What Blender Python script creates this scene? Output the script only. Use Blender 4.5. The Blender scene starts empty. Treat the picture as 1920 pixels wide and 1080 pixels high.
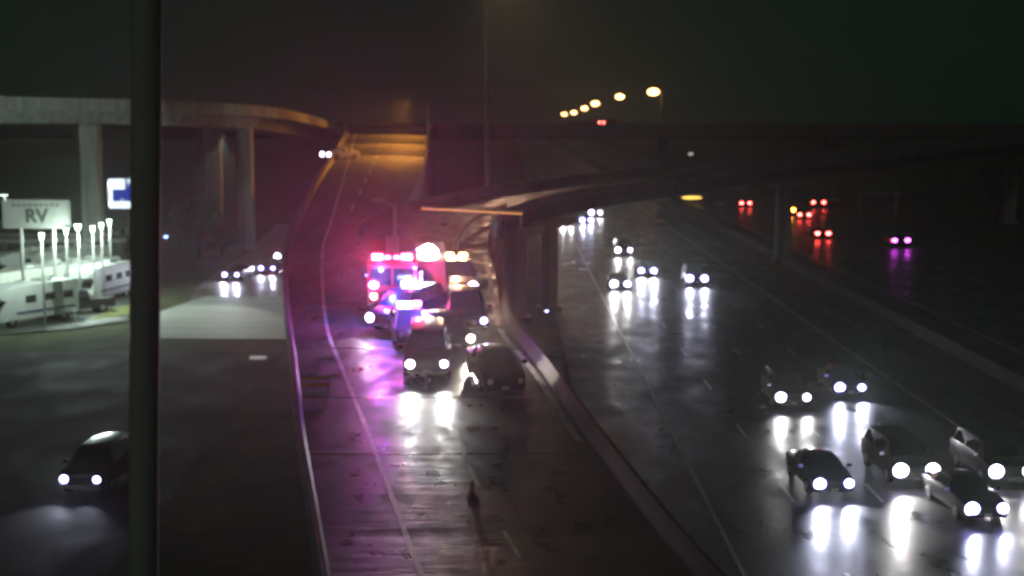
import bpy, bmesh, math, random
from mathutils import Vector, Matrix
random.seed(7)
R = math.radians
PI = math.pi
S = bpy.context.scene
COL = S.collection

# ------------------------------------------------------------------ camera
H = 15.8            # height of the camera above the freeway
F = 2600.0          # focal length in pixels of a 1920 wide frame
HOR = 223.0         # horizon row
PITCH = math.atan((540 - HOR) / F)
cd = bpy.data.cameras.new('camera'); cam = bpy.data.objects.new('camera', cd); COL.objects.link(cam)
cam.location = (0, 0, H); cam.rotation_euler = (PI / 2 - PITCH, 0, 0)
cd.sensor_width = 36; cd.lens = 36 * F / 1920; cd.clip_start = 0.5; cd.clip_end = 9000
cd.dof.use_dof = True; cd.dof.focus_distance = 28.0; cd.dof.aperture_fstop = 0.60
S.camera = cam

# ------------------------------------------------------------------ sky glow, faint city light
w = bpy.data.worlds.new('World'); S.world = w; w.use_nodes = True
nt = w.node_tree; bg = nt.nodes['Background']
sky = nt.nodes.new('ShaderNodeTexSky'); sky.sky_type = 'NISHITA'; sky.sun_disc = False
sky.sun_elevation = R(-6); sky.sun_rotation = R(200)
hsv = nt.nodes.new('ShaderNodeMixRGB'); hsv.blend_type = 'ADD'; hsv.inputs['Fac'].default_value = 1.0
mulsky = nt.nodes.new('ShaderNodeMixRGB'); mulsky.blend_type = 'MULTIPLY'; mulsky.inputs['Fac'].default_value = 1.0
mulsky.inputs['Color2'].default_value = (0.02, 0.02, 0.02, 1)
nt.links.new(sky.outputs[0], mulsky.inputs['Color1'])
nt.links.new(mulsky.outputs[0], hsv.inputs['Color1'])
hsv.inputs['Color2'].default_value = (0.0032, 0.0092, 0.0054, 1)
nt.links.new(hsv.outputs[0], bg.inputs['Color']); bg.inputs['Strength'].default_value = 1.0

sd = bpy.data.lights.new('sky_glow', 'SUN'); so = bpy.data.objects.new('sky_glow', sd); COL.objects.link(so)
sd.energy = 0.07; sd.angle = R(25); sd.color = (0.86, 1.0, 0.84)
so.rotation_euler = (R(58), 0, R(-24))

S.view_settings.view_transform = 'Standard'; S.view_settings.look = 'None'
S.view_settings.exposure = 0; S.view_settings.gamma = 1
S.render.engine = 'CYCLES'
S.cycles.use_denoising = True
S.cycles.use_adaptive_sampling = True
S.cycles.adaptive_threshold = 0.01
S.cycles.max_bounces = 5; S.cycles.diffuse_bounces = 2; S.cycles.glossy_bounces = 3
S.cycles.volume_bounces = 0; S.cycles.transparent_max_bounces = 6
S.cycles.sample_clamp_indirect = 3.0
S.cycles.caustics_reflective = False; S.cycles.caustics_refractive = False
S.cycles.use_light_tree = True
S.cycles.pixel_filter_type = 'BLACKMAN_HARRIS'; S.cycles.filter_width = 2.2

# ------------------------------------------------------------------ pixel <-> world helpers
CP, SP = math.cos(PITCH), math.sin(PITCH)
def ray(px, py):
    x = (px - 960) / F; y = (540 - py) / F
    return Vector((x, CP + y * SP, -SP + y * CP))
def W(px, py, z=0.0):            # point at height z
    d = ray(px, py); t = (z - H) / d.z
    return Vector((d.x * t, d.y * t, z))
def D(px, py, dist):             # point at distance dist (world y)
    d = ray(px, py); t = dist / d.y
    return Vector((d.x * t, dist, H + d.z * t))
def Xat(px, dist, z):            # X so that a point at (dist, z) falls in column px
    depth = dist * CP + (H - z) * SP
    return (px - 960) / F * depth
def rowof(dist, z):
    depth = dist * CP + (H - z) * SP
    up = (z - H) * CP + dist * SP
    return 540 - F * up / depth
def interp(tab, d):
    if d <= tab[0][0]: return tab[0][1]
    for (a, va), (b, vb) in zip(tab, tab[1:]):
        if d <= b: return va + (vb - va) * (d - a) / (b - a)
    return tab[-1][1]
def catmull(pts, n=8):
    out = []
    P = [pts[0]] + list(pts) + [pts[-1]]
    for i in range(1, len(P) - 2):
        p0, p1, p2, p3 = P[i-1], P[i], P[i+1], P[i+2]
        for k in range(n):
            t = k / n
            out.append(0.5 * ((2*p1) + (p2-p0)*t + (2*p0-5*p1+4*p2-p3)*t*t + (3*p1-p0-3*p2+p3)*t*t*t))
    out.append(pts[-1].copy())
    return out

# ------------------------------------------------------------------ materials
def mat(name, col, rough=0.6, metal=0.0, noise=None, bump=None, var=0.25, coat=0.0, spec=0.5, emit=None, es=0.0, rvar=0.0):
    m = bpy.data.materials.new(name); m.use_nodes = True
    n = m.node_tree.nodes; l = m.node_tree.links; b = n['Principled BSDF']
    b.inputs['Base Color'].default_value = (*col, 1); b.inputs['Roughness'].default_value = rough
    b.inputs['Metallic'].default_value = metal; b.inputs['Specular IOR Level'].default_value = spec
    b.inputs['Coat Weight'].default_value = coat; b.inputs['Coat Roughness'].default_value = 0.08
    if emit: b.inputs['Emission Color'].default_value = (*emit, 1); b.inputs['Emission Strength'].default_value = es
    if noise or bump:
        tc = n.new('ShaderNodeTexCoord'); mp = n.new('ShaderNodeMapping')
        l.new(tc.outputs['Object'], mp.inputs['Vector'])
        if noise:
            mp.inputs['Scale'].default_value = noise
            nz = n.new('ShaderNodeTexNoise'); nz.inputs['Scale'].default_value = 1.0; nz.inputs['Detail'].default_value = 5; nz.inputs['Roughness'].default_value = 0.65
            l.new(mp.outputs[0], nz.inputs['Vector'])
            cr = n.new('ShaderNodeValToRGB'); e = cr.color_ramp.elements
            e[0].position = 0.3; e[1].position = 0.72
            e[0].color = (*[c * (1 - var) for c in col], 1); e[1].color = (*[min(1, c * (1 + var)) for c in col], 1)
            l.new(nz.outputs['Fac'], cr.inputs['Fac']); l.new(cr.outputs['Color'], b.inputs['Base Color'])
            if rvar:
                mr = n.new('ShaderNodeMapRange'); mr.inputs['From Min'].default_value = 0.35; mr.inputs['From Max'].default_value = 0.68
                mr.inputs['To Min'].default_value = max(0.02, rough - rvar); mr.inputs['To Max'].default_value = rough + rvar
                l.new(nz.outputs['Fac'], mr.inputs['Value']); l.new(mr.outputs[0], b.inputs['Roughness'])
        if bump:
            sc, strength, dist = bump
            mp2 = n.new('ShaderNodeMapping'); mp2.inputs['Scale'].default_value = sc
            l.new(tc.outputs['Object'], mp2.inputs['Vector'])
            nb = n.new('ShaderNodeTexNoise'); nb.inputs['Scale'].default_value = 1.0; nb.inputs['Detail'].default_value = 4; nb.inputs['Roughness'].default_value = 0.6
            l.new(mp2.outputs[0], nb.inputs['Vector'])
            bp = n.new('ShaderNodeBump'); bp.inputs['Strength'].default_value = strength; bp.inputs['Distance'].default_value = dist
            l.new(nb.outputs['Fac'], bp.inputs['Height']); l.new(bp.outputs[0], b.inputs['Normal'])
    return m
def emis(name, col, s):
    return mat(name, (0.8, 0.8, 0.8), 0.3, emit=col, es=s)

M = {}
M['grass'] = mat('wet_grass', (0.07, 0.085, 0.035), 0.95, noise=(0.25, 0.25, 0.25), bump=((3, 3, 3), 0.6, 0.1), var=0.5, spec=0.2)
M['freeway'] = mat('wet_freeway', (0.05, 0.052, 0.046), 0.42, spec=.38, noise=(0.45, 0.22, 1), bump=((1.1, 2.4, 1), 0.35, 0.02), var=0.4, rvar=0.18)
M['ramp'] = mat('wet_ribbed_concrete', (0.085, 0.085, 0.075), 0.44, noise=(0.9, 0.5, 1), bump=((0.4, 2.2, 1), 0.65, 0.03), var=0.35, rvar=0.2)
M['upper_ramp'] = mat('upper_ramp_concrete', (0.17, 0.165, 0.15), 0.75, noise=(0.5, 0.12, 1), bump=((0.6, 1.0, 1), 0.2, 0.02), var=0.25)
M['asphalt'] = mat('dark_asphalt', (0.028, 0.033, 0.029), 0.85, noise=(0.4, 0.2, 1), bump=((1.5, 2.0, 1), 0.4, 0.03), var=0.3, rvar=0.12, spec=0.12)
M['pale_concrete'] = mat('pale_concrete', (0.46, 0.47, 0.43), 0.6, noise=(0.12, 0.6, 1), bump=((1.0, 1.5, 1), 0.25, 0.02), var=0.2)
M['concrete'] = mat('cast_concrete', (0.46, 0.49, 0.44), 0.8, noise=(1.1, 1.1, 0.12), bump=((2, 2, 2), 0.3, 0.02), var=0.4)
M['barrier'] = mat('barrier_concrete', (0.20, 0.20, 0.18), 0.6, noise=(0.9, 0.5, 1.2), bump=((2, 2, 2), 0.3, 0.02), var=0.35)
M['dark_barrier'] = mat('dark_barrier_concrete', (0.04, 0.042, 0.038), 0.8, noise=(0.9, 0.5, 1.2), var=0.4)  # darker concrete tone for the right ramp and median barriers
M['paint'] = mat('road_paint', (0.62, 0.62, 0.58), 0.4, noise=(2.5, 0.9, 1), var=0.45)
M['tar'] = mat('tar', (0.015, 0.015, 0.015), 0.35)
M['steel'] = mat('joint_steel', (0.5, 0.5, 0.48), 0.22, metal=0.9, noise=(2, 2, 2), var=0.4)
M['pole'] = mat('grey_pole', (0.45, 0.46, 0.43), 0.7, metal=0.0, noise=(1, 1, .3), var=0.2)
M['galv'] = mat('galvanised', (0.42, 0.43, 0.41), 0.45, metal=0.5, noise=(1, 1, 1), var=0.25)
M['rubber'] = mat('rubber', (0.02, 0.02, 0.02), 0.8)
M['rim'] = mat('rim_metal', (0.45, 0.45, 0.47), 0.3, metal=0.9)
M['glass'] = mat('dark_glass', (0.012, 0.014, 0.018), 0.06, coat=0.5)
M['chrome'] = mat('chrome', (0.6, 0.6, 0.62), 0.15, metal=1.0)
M['black'] = mat('black_plastic', (0.02, 0.02, 0.022), 0.5)
M['plate'] = mat('plate_white', (0.7, 0.7, 0.7), 0.4)
M['lamp_off'] = mat('lamp_clear', (0.55, 0.57, 0.6), 0.12, coat=0.5)
M['tail_off'] = mat('tail_red', (0.35, 0.01, 0.01), 0.2, coat=0.5)
M['head_cool'] = emis('headlamp_cool', (0.40, 0.34, 1.0), 13)
M['head_white'] = emis('headlamp_white', (0.72, 0.64, 1.0), 18)
M['head_warm'] = emis('headlamp_warm', (1.0, 0.80, 0.74), 15)
M['tail_on'] = emis('tail_glow', (1.0, 0.06, 0.05), 45)
M['tail_violet'] = emis('tail_violet_glow', (0.85, 0.08, 1.0), 26)
M['tail_orange'] = emis('tail_orange_glow', (1.0, 0.30, 0.03), 60)
M['amber'] = emis('amber_glow', (1.0, 0.42, 0.12), 60)
M['red_strobe'] = emis('red_strobe', (1.0, 0.03, 0.12), 45)
M['blue_strobe'] = emis('blue_strobe', (0.14, 0.16, 1.0), 90)
M['violet_strobe'] = emis('violet_strobe', (0.7, 0.08, 1.0), 60)
M['flood'] = emis('scene_flood', (0.93, 1.0, 0.9), 60)
M['lot_lamp'] = emis('lot_lamp', (0.8, 0.95, 1.0), 6)
M['sodium'] = emis('sodium_lamp', (1.0, 0.50, 0.17), 12)
def paintmat(name, col):
    return mat('car_paint_' + name, col, 0.28, metal=0.25, coat=0.9, noise=(3, 3, 3), var=0.12)
PAINT = {k: paintmat(k, v) for k, v in dict(
    black=(0.012, 0.012, 0.016), navy=(0.02, 0.025, 0.07), grey=(0.10, 0.10, 0.11), silver=(0.34, 0.35, 0.37), white=(0.72, 0.73, 0.72),
    red=(0.45, 0.02, 0.02), maroon=(0.12, 0.02, 0.03), blue=(0.03, 0.06, 0.20), tan=(0.25, 0.21, 0.16), green=(0.03, 0.07, 0.05)).items()}

# ------------------------------------------------------------------ object helpers
def tag(o, label=None, cat=None, group=None, kind=None):
    if label: o['label'] = label
    if cat: o['category'] = cat
    if group: o['group'] = group
    if kind: o['kind'] = kind
    return o
def empty(name, loc=(0, 0, 0), rz=0.0):
    o = bpy.data.objects.new(name, None); COL.objects.link(o)
    o.location = loc; o.rotation_euler = (0, 0, rz); o.empty_display_size = 0.5
    return o
class MB:
    def __init__(s): s.bm = bmesh.new()
    def box(s, c, size, rz=0.0, taper=1.0, rx=0.0):
        r = bmesh.ops.create_cube(s.bm, size=1.0)
        for v in r['verts']:
            t = taper if v.co.z > 0 else 1.0
            v.co = Vector((v.co.x * size[0] * t, v.co.y * size[1] * t, v.co.z * size[2]))
        m = Matrix.Translation(c) @ Matrix.Rotation(rz, 4, 'Z') @ Matrix.Rotation(rx, 4, 'X')
        bmesh.ops.transform(s.bm, matrix=m, verts=r['verts']); return s
    def cyl(s, a, b, r1, r2=None, seg=12):
        a, b = Vector(a), Vector(b); r2 = r1 if r2 is None else r2; d = b - a
        r = bmesh.ops.create_cone(s.bm, cap_ends=True, segments=seg, radius1=r1, radius2=r2, depth=d.length)
        m = Matrix.Translation((a + b) / 2) @ d.to_track_quat('Z', 'Y').to_matrix().to_4x4()
        bmesh.ops.transform(s.bm, matrix=m, verts=r['verts']); return s
    def ball(s, c, rad, sub=2):
        r = bmesh.ops.create_icosphere(s.bm, subdivisions=sub, radius=1.0)
        m = Matrix.Translation(c) @ Matrix.Diagonal((*rad, 1))
        bmesh.ops.transform(s.bm, matrix=m, verts=r['verts']); return s
    def face(s, pts):
        vs = [s.bm.verts.new(p) for p in pts]; s.bm.faces.new(vs); return s
    def slab(s, pts, n, t):           # polygon given thickness t along n
        n = Vector(n).normalized(); a = [s.bm.verts.new(Vector(p)) for p in pts]; b = [s.bm.verts.new(Vector(p) + n * t) for p in pts]
        s.bm.faces.new(list(reversed(a))); s.bm.faces.new(b)
        for i in range(len(a)):
            j = (i + 1) % len(a); s.bm.faces.new((a[i], a[j], b[j], b[i]))
        return s
    def rings(s, rings, close=True, caps=True):
        vs = [[s.bm.verts.new(p) for p in r] for r in rings]; n = len(rings[0])
        for a, b in zip(vs, vs[1:]):
            for i in range(n if close else n - 1):
                j = (i + 1) % n; s.bm.faces.new((a[i], a[j], b[j], b[i]))
        if caps and close:
            s.bm.faces.new(list(reversed(vs[0]))); s.bm.faces.new(vs[-1])
        return s
    def build(s, name, m, parent=None, smooth=True, bevel=0.0):
        if bevel:
            bmesh.ops.bevel(s.bm, geom=[e for e in s.bm.edges], offset=bevel, segments=2, affect='EDGES', clamp_overlap=True)
        bmesh.ops.recalc_face_normals(s.bm, faces=s.bm.faces)
        if smooth:
            for f in s.bm.faces: f.smooth = True
            for e in s.bm.edges:
                if len(e.link_faces) == 2 and e.calc_face_angle(0) > R(32): e.smooth = False
        me = bpy.data.meshes.new(name); s.bm.to_mesh(me); s.bm.free()
        if m: me.materials.append(m)
        o = bpy.data.objects.new(name, me); COL.objects.link(o)
        if parent: o.parent = parent
        return o
def dup(o, parent=None):
    c = o.copy(); COL.objects.link(c); c.parent = parent
    for ch in list(o.children): dup(ch, c)
    return c

def spot(parent, loc, aim, power, col, ang=70, blend=0.6, size=0.12, name='headlight_beam'):
    l = bpy.data.lights.new(name, 'SPOT'); l.energy = power; l.color = col; l.spot_size = R(ang); l.spot_blend = blend; l.shadow_soft_size = 0.0
    o = bpy.data.objects.new(name, l); COL.objects.link(o); o.location = loc
    d = Vector(aim) - Vector(loc); o.rotation_euler = d.to_track_quat('-Z', 'Y').to_euler()
    if parent: o.parent = parent
    return o
def point(parent, loc, power, col, size=0.15, name='lamp_light'):
    l = bpy.data.lights.new(name, 'POINT'); l.energy = power; l.color = col; l.shadow_soft_size = 0.0
    o = bpy.data.objects.new(name, l); COL.objects.link(o); o.location = loc
    if parent: o.parent = parent
    return o

# ================================================================== GROUND AND ROADS
def grid(name, x0, x1, y0, y1, z, m, nx=6, ny=20):
    b = MB()
    vs = [[b.bm.verts.new((x0 + (x1-x0)*i/nx, y0 + (y1-y0)*j/ny, z)) for i in range(nx+1)] for j in range(ny+1)]
    for j in range(ny):
        for i in range(nx): b.bm.faces.new((vs[j][i], vs[j][i+1], vs[j+1][i+1], vs[j+1][i]))
    return tag(b.build(name, m, smooth=False), kind='structure')
grid('ground', -900, 900, -60, 2300, 0.0, M['grass'], 8, 12)
grid('freeway', 3.6, 27.0, -40, 1500, 0.012, M['freeway'])
grid('opposite_carriageway', 33.5, 56.0, -40, 1500, 0.012, M['freeway'])

def strip(name, pts, width, z, m):        # flat strip along a polyline of xy points (z may be function)
    b = MB(); n = len(pts); L = []; Rr = []
    for i, p in enumerate(pts):
        a = pts[max(0, i-1)]; c = pts[min(n-1, i+1)]; t = Vector((c[0]-a[0], c[1]-a[1], 0)).normalized(); q = Vector((-t.y, t.x, 0))
        pz = p[2] if len(p) > 2 else 0
        L.append(Vector((p[0], p[1], pz + z)) + q*width/2); Rr.append(Vector((p[0], p[1], pz + z)) - q*width/2)
    b.rings([[a, c] for a, c in zip(L, Rr)], close=False)
    return b.build(name, m, smooth=False)
def marking(name, segs):                   # segs: list of (x,y0,y1) dashes
    b = MB()
    for x, y0, y1 in segs:
        b.face([(x-.08, y0, .017), (x+.08, y0, .017), (x+.08, y1, .017), (x-.08, y1, .017)])
    return tag(b.build(name, M['paint'], smooth=False), kind='structure')
for x in (11.7, 15.4, 19.1):
    marking('lane_marking', [(x, y, y + 3.0) for y in range(20, 600, 12)])
marking('edge_line', [(8.1, -30, 900)])
marking('edge_line', [(23.1, -30, 900)])
for x in (38.6, 42.3, 46.0):
    marking('lane_marking', [(x, y, y + 3.0) for y in range(26, 600, 12)])
marking('edge_line', [(34.6, -30, 900)])

# --- frontage road on the left: dark asphalt near, pale concrete cross street beyond
b = MB(); b.face([(-44, -20, .010), (-11.8, -20, .010), (-15.5, 93.6, .010), (-40, 93.6, .010)])
tag(b.build('frontage_road', M['asphalt'], smooth=False), kind='structure')
P = [W(244, 634), W(548, 636), W(548, 556), W(385, 556), W(300, 584), W(246, 606)]
b = MB(); b.face([(p.x, p.y, .014) for p in P])
tag(b.build('cross_street', M['pale_concrete'], smooth=False), kind='structure')
fr_pts = [W(450, 600), W(455, 556), W(470, 530), W(498, 505), W(522, 485), W(545, 460), W(575, 420)]
fr_pts = catmull([Vector((p.x, p.y, 0)) for p in fr_pts], 6)
tag(strip('frontage_road_far', fr_pts, 9.0, .010, mat('wet_old_concrete', (0.17, 0.15, 0.12), 0.45, noise=(.3, .2, 1), bump=((1, 2, 1), .4, .03), rvar=.15)), kind='structure')
# kerb and lot pavement of the dealership
lotp = [W(-60, 628), W(30, 622), W(130, 614), W(240, 598), W(246, 545), W(180, 500), W(-60, 500)]
b = MB(); b.face([(p.x, p.y, .018) for p in lotp])
tag(b.build('lot_pavement', mat('lot_asphalt', (0.06, 0.065, 0.055), 0.5, noise=(.4, .4, 1), var=.4, rvar=.2), smooth=False), kind='structure')
kp = [W(-60, 632), W(30, 627), W(130, 619), W(246, 603)]
kp = [Vector((p.x, p.y, 0)) for p in kp]
b = MB()
rs = []
for i, p in enumerate(kp):
    a = kp[max(0, i-1)]; c = kp[min(3, i+1)]; t = (c - a).normalized(); q = Vector((-t.y, t.x, 0))
    rs.append([p - q*.12, p - q*.10 + Vector((0, 0, .13)), p + q*.12 + Vector((0, 0, .13)), p + q*.12])
b.rings(rs); tag(b.build('kerb', M['barrier'], smooth=False), kind='structure')
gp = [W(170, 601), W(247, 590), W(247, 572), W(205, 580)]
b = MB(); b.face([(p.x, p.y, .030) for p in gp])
tag(b.build('grass_verge', mat('lit_grass', (0.17, 0.18, 0.05), 0.95, noise=(.6, .6, 1), var=.5), smooth=False), kind='structure')  # grass made lighter and yellower, the light on it is in the colour
P = [W(468, 668), W(500, 668), W(500, 674), W(468, 674)]
b = MB(); b.face([(p.x, p.y, .022) for p in P]); tag(b.build('utility_cover', M['galv'], smooth=False), 'small pale metal cover set in the dark ground left of the ramp', 'utility cover')

# ================================================================== RAMP (elevated centre road)
ZR = [(0, 1.2), (15, 1.9), (30, 2.9), (40, 3.5), (50, 4.35), (59, 5.1), (67, 5.7), (79, 6.8), (91, 7.5), (100, 8.1), (130, 9.6), (170, 11.0), (200, 12.5), (230, 13.85), (245, 14.2), (262, 14.25)]
def zr(d): return interp(ZR, d)
def onramp(px, py, lift=0.0):
    lo, hi = 15.0, 240.0
    for _ in range(50):
        m = (lo + hi) / 2
        if rowof(m, zr(m) + lift) > py: lo = m
        else: hi = m
    return Vector((Xat(px, lo, zr(lo) + lift), lo, zr(lo)))
LE = [(10, .4), (20, -1.6), (30, -3.6), (40, -5.6), (50, -7.6)] + [(d, Xat(px, d, zr(d))) for d, px in ((59, 560), (67, 549), (79, 541), (91, 548), (100, 562), (130, 598), (170, 630), (230, 655))] + [(262, -31.5)]
RE = [(10, 10.6), (20, 8.5), (30, 6.4), (40, 4.4), (50, 2.6)] + [(d, Xat(px, d, zr(d))) for d, px in ((59, 1012), (67, 949), (79, 930), (91, 915))]
# straight branch right edge after the split
SR = [(88, Xat(738, 88, zr(88))), (100, Xat(745, 100, 8.1)), (130, Xat(782, 130, 9.6)), (170, Xat(796, 170, 11.0)), (230, Xat(801, 230, 13.85)), (262, -15.0)]
def edge(tab, n=4, flat=True):
    return catmull([Vector((x, d, zr(d))) for d, x in tab], n)
def smooth_at(poly, d):
    for a, b2 in zip(poly, poly[1:]):
        if b2.y >= d:
            t = (d - a.y) / max(1e-6, b2.y - a.y); return a.lerp(b2, t)
    return poly[-1]
Lp, Rp, Sp = edge(LE), edge(RE), edge(SR)
# branch: near (right) parapet line, then the deck runs 8.5 m to its left
BRc = [(925, 520, 79, None), (915, 478, 91, None)]
brn = [Vector((Xat(930, 79, 6.8), 79, 6.8)), Vector((Xat(915, 91, 7.5), 91, 7.5)), D(926, 400, 101) - Vector((0, 0, .8)), D(962, 384, 107) - Vector((0, 0, .8)), D(1005, 370, 111) - Vector((0, 0, .8)),
       D(1055, 359, 114) - Vector((0, 0, .8)), D(1100, 351, 117) - Vector((0, 0, .8)), D(1250, 330, 127) - Vector((0, 0, .8)),
       D(1500, 300, 150) - Vector((0, 0, .8)), D(1900, 262, 200) - Vector((0, 0, .8)), D(2150, 245, 235) - Vector((0, 0, .8))]
brn = catmull(brn, 6)
def offset(poly, w):
    out = []
    for i, p in enumerate(poly):
        a = poly[max(0, i-1)]; c = poly[min(len(poly)-1, i+1)]; t = Vector((c.x-a.x, c.y-a.y, 0)).normalized(); q = Vector((-t.y, t.x, 0))
        out.append(p + q * w)
    return out
brf = offset(brn, 8.6)

# road surfaces: solid embankment slabs with retaining walls to the ground
def loft_road(name, A, B, m, depth=None, z0=0.0):
    b = MB()
    rings = []
    for a, c in zip(A, B):
        zb1 = z0 if depth is None else a.z - depth; zb2 = z0 if depth is None else c.z - depth
        rings.append([Vector((a.x, a.y, zb1)), a, a.lerp(c, 1/3), a.lerp(c, 2/3), c, Vector((c.x, c.y, zb2))])
    b.rings(rings)
    return b.build(name, m, smooth=False)
ds = [10 + i * 2.0 for i in range(int((89 - 10) / 2) + 1)]
A = [smooth_at(Lp, d) for d in ds]; B = [smooth_at(Rp, d) for d in ds]
for p, q, d in zip(A, B, ds): p.z = q.z = zr(d)
tag(loft_road('ramp_road', A, B, M['ramp']), kind='structure')
ds2 = [88.0 + i * 3 for i in range(59)]
A2 = [smooth_at(Lp, d) for d in ds2]; B2 = [smooth_at(Sp, d) for d in ds2]
for p, q, d in zip(A2, B2, ds2): p.z = q.z = zr(d)
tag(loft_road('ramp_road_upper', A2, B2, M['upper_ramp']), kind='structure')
i0 = next(i for i, p in enumerate(brn) if p.y > 86)
# branch deck
bo = loft_road('branch_road', brn[i0:], brf[i0:], M['ramp'], depth=1.15); tag(bo, kind='structure')
# gore fill between the two branches
g0 = smooth_at(Sp, 88); gA = [smooth_at(Sp, d) for d in (88, 94, 100, 106)]
gB = [brf[i0], brf[min(i0+3, len(brf)-1)], brf[i0+6], brf[i0+9]]

def parapet(name, line, m=M['barrier'], h=0.82, side=1, label=None, cat='barrier', kindst=False, below=0.0, thick=0.36):
    b = MB(); rings = []
    for i, p in enumerate(line):
        a = line[max(0, i-1)]; c = line[min(len(line)-1, i+1)]; t = Vector((c.x-a.x, c.y-a.y, 0)).normalized(); q = Vector((-t.y, t.x, 0)) * side
        prof = [(0.0, -below), (0.0, .10), (thick*.45, .35), (thick*.58, h), (thick, h), (thick, -below)]
        rings.append([p + q*(u - thick) * -1 + Vector((0, 0, v)) if False else p + q*u + Vector((0, 0, v)) for u, v in prof])
    b.rings(rings); o = b.build(name, m, smooth=False)
    if label: tag(o, label, cat)
    return o
left_line = [smooth_at(Lp, d) + Vector((0, 0, .005)) for d in [10 + 3 * i for i in range(84)]]
for p in left_line: p.z = zr(p.y) + .004
parapet('concrete_barrier', left_line, side=1, label='long pale concrete barrier along the left edge of the wet ramp', below=0.3)
right_line = [smooth_at(Rp, d) for d in [10 + 3 * i for i in range(27)]]
for p in right_line: p.z = zr(p.y) + .004
right_line = [p for p in right_line if p.y < 88] 
parapet('concrete_barrier', right_line + [brn[i0]], side=-1, h=.62, m=M['dark_barrier'], label='concrete barrier along the right edge of the ramp beside the parked dark car', below=0.3)
parapet('concrete_barrier', brn[i0:], side=-1, h=.8, label='near concrete parapet of the branch curving off to the right over the freeway', below=0.0)
j0 = i0 + 3
parapet('concrete_barrier', brf[j0:], side=1, h=.8, label='far concrete parapet of the branch curving off to the right over the freeway', below=0.0)
parapet('concrete_barrier', B2[2:], side=-1, label='concrete barrier on the right edge of the straight orange-lit ramp', below=0.3)

# painted lines on the ramp
def rampstrip(name, f, d0, d1, wdt=.16, st=3, dash=None, m=None, z=.005):
    ds_ = []; d = d0
    while d <= d1: ds_.append(d); d += st
    if dash:
        b = MB()
        for d in ds_:
            p, q = f(d), f(d + dash)
            b.face([(p.x-wdt/2, p.y, p.z+z), (p.x+wdt/2, p.y, p.z+z), (q.x+wdt/2, q.y, q.z+z), (q.x-wdt/2, q.y, q.z+z)])
        o = b.build(name, m or M['paint'], smooth=False)
    else:
        o = strip(name, [tuple(f(d)) for d in ds_], wdt, z, m or M['paint'])
    return tag(o, kind='structure')
def zat(p): p.z = max(zr(p.y), 0); return p
PL = catmull([Vector((Xat(px, d, zr(d)), d, zr(d))) for d, px in ((36, 800), (40, 762), (45, 722), (50, 690), (59, 642), (67, 613), (79, 604), (91, 606), (100, 618), (130, 640), (170, 655), (230, 668))], 6)
def fl(d): return zat(smooth_at(PL, d))
rampstrip('edge_line', fl, 36, 228, wdt=.17, st=2)
def fr_(d): p = smooth_at(Rp, d); p.x -= .35; return zat(p)
rampstrip('edge_line', fr_, 49, 87, wdt=.26, st=2)
PC = catmull([Vector((Xat(px, d, zr(d)), d, zr(d))) for d, px in ((36, 1010), (40, 950), (45, 890), (50, 850), (56, 806), (67, 770), (91, 745))], 6)
def fc(d): return zat(smooth_at(PC, d))
rampstrip('lane_marking', fc, 38.2, 62, wdt=.13, st=6, dash=2.2)
def ft(d): p = fc(d); p.x += .22 * math.sin(d * 2.1) * math.sin(d*.7) + .18; return p
rampstrip('tar_seam', ft, 44, 58, wdt=.16, st=.5, m=M['tar'], z=.009)
def fs(d): 
    p = smooth_at(Lp, d).lerp(smooth_at(Sp, d), .45); return zat(p)
rampstrip('lane_marking', fs, 110, 225, wdt=.16, st=12, dash=4)
# expansion joints across the ramp
for d in (47.5, 54.5, 62.6, 72, 84):
    a, c = smooth_at(Lp, d), smooth_at(Rp, d)
    b = MB(); za = zr(d) + .007
    b.face([(a.x+.05, d, za), (c.x-.05, d, za), (c.x-.05, d+.14, zr(d+.14)+.007), (a.x+.05, d+.14, zr(d+.14)+.007)])
    tag(b.build('expansion_joint', M['steel'], smooth=False), kind='structure')

# ================================================================== STRUCTURES
def pier(loc, w_, dpt, ztop, label, cap=None, m=None, rz=0.0, z0=0.0, pink=False):
    t = empty('bridge_pier', loc, rz); tag(t, label, 'bridge pier', 'concrete bridge piers')
    b = MB(); h = ztop - (cap[1] if cap else 0)
    b.box((0, 0, h/2 + .15), (w_, dpt, h - .3)); b.build('shaft', m or M['concrete'], t, bevel=.12)
    b = MB(); b.box((0, 0, .15), (w_+.7, dpt+.7, .34)); b.build('footing', M['concrete'], t, bevel=.03)
    if cap:
        b = MB(); cw, ch = cap
        b.slab([(-w_/2, -dpt/2, h-.02), (w_/2, -dpt/2, h-.02), (cw/2, -dpt/2, h+ch*.6), (cw/2, -dpt/2, h+ch), (-cw/2, -dpt/2, h+ch), (-cw/2, -dpt/2, h+ch*.6)], (0, 1, 0), dpt)
        b.build('cap', m or M['concrete'], t)
    return t
# piers of the branch over the freeway
def bz(px):
    best = min(range(len(brn)), key=lambda i: abs(960 + F*brn[i].x/(brn[i].y*CP+(H-brn[i].z)*SP) - px)); return brn[best], brf[best]
for px, lab, ww in ((1030, 'red-lit square bridge pier standing left of the oncoming freeway traffic', 1.35), (966, 'broad bluish grey bridge pier just right of the emergency vehicles', 1.8)):
    n_, f_ = bz(px); mid = n_.lerp(f_, .38)
    pier((Xat(px, mid.y, 4), mid.y, 0), ww, 1.3, min(n_.z, f_.z) - 1.17, lab, cap=(4.6, .9), rz=0 if px > 1000 else .1)
for px, lab in ((1478, 'dark bridge pier in the median of the freeway under the curved branch'), (1960, 'dark bridge pier at the far right beyond the opposite carriageway')):
    n_, f_ = bz(px); mid = n_.lerp(f_, .5)
    x = 30.2 if px < 1500 else mid.x
    pier((x, mid.y + (0 if px > 1500 else 1.5), 0), 1.6, 1.6, mid.z - 1.17, lab, cap=(5.5, 1.0))

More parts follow.
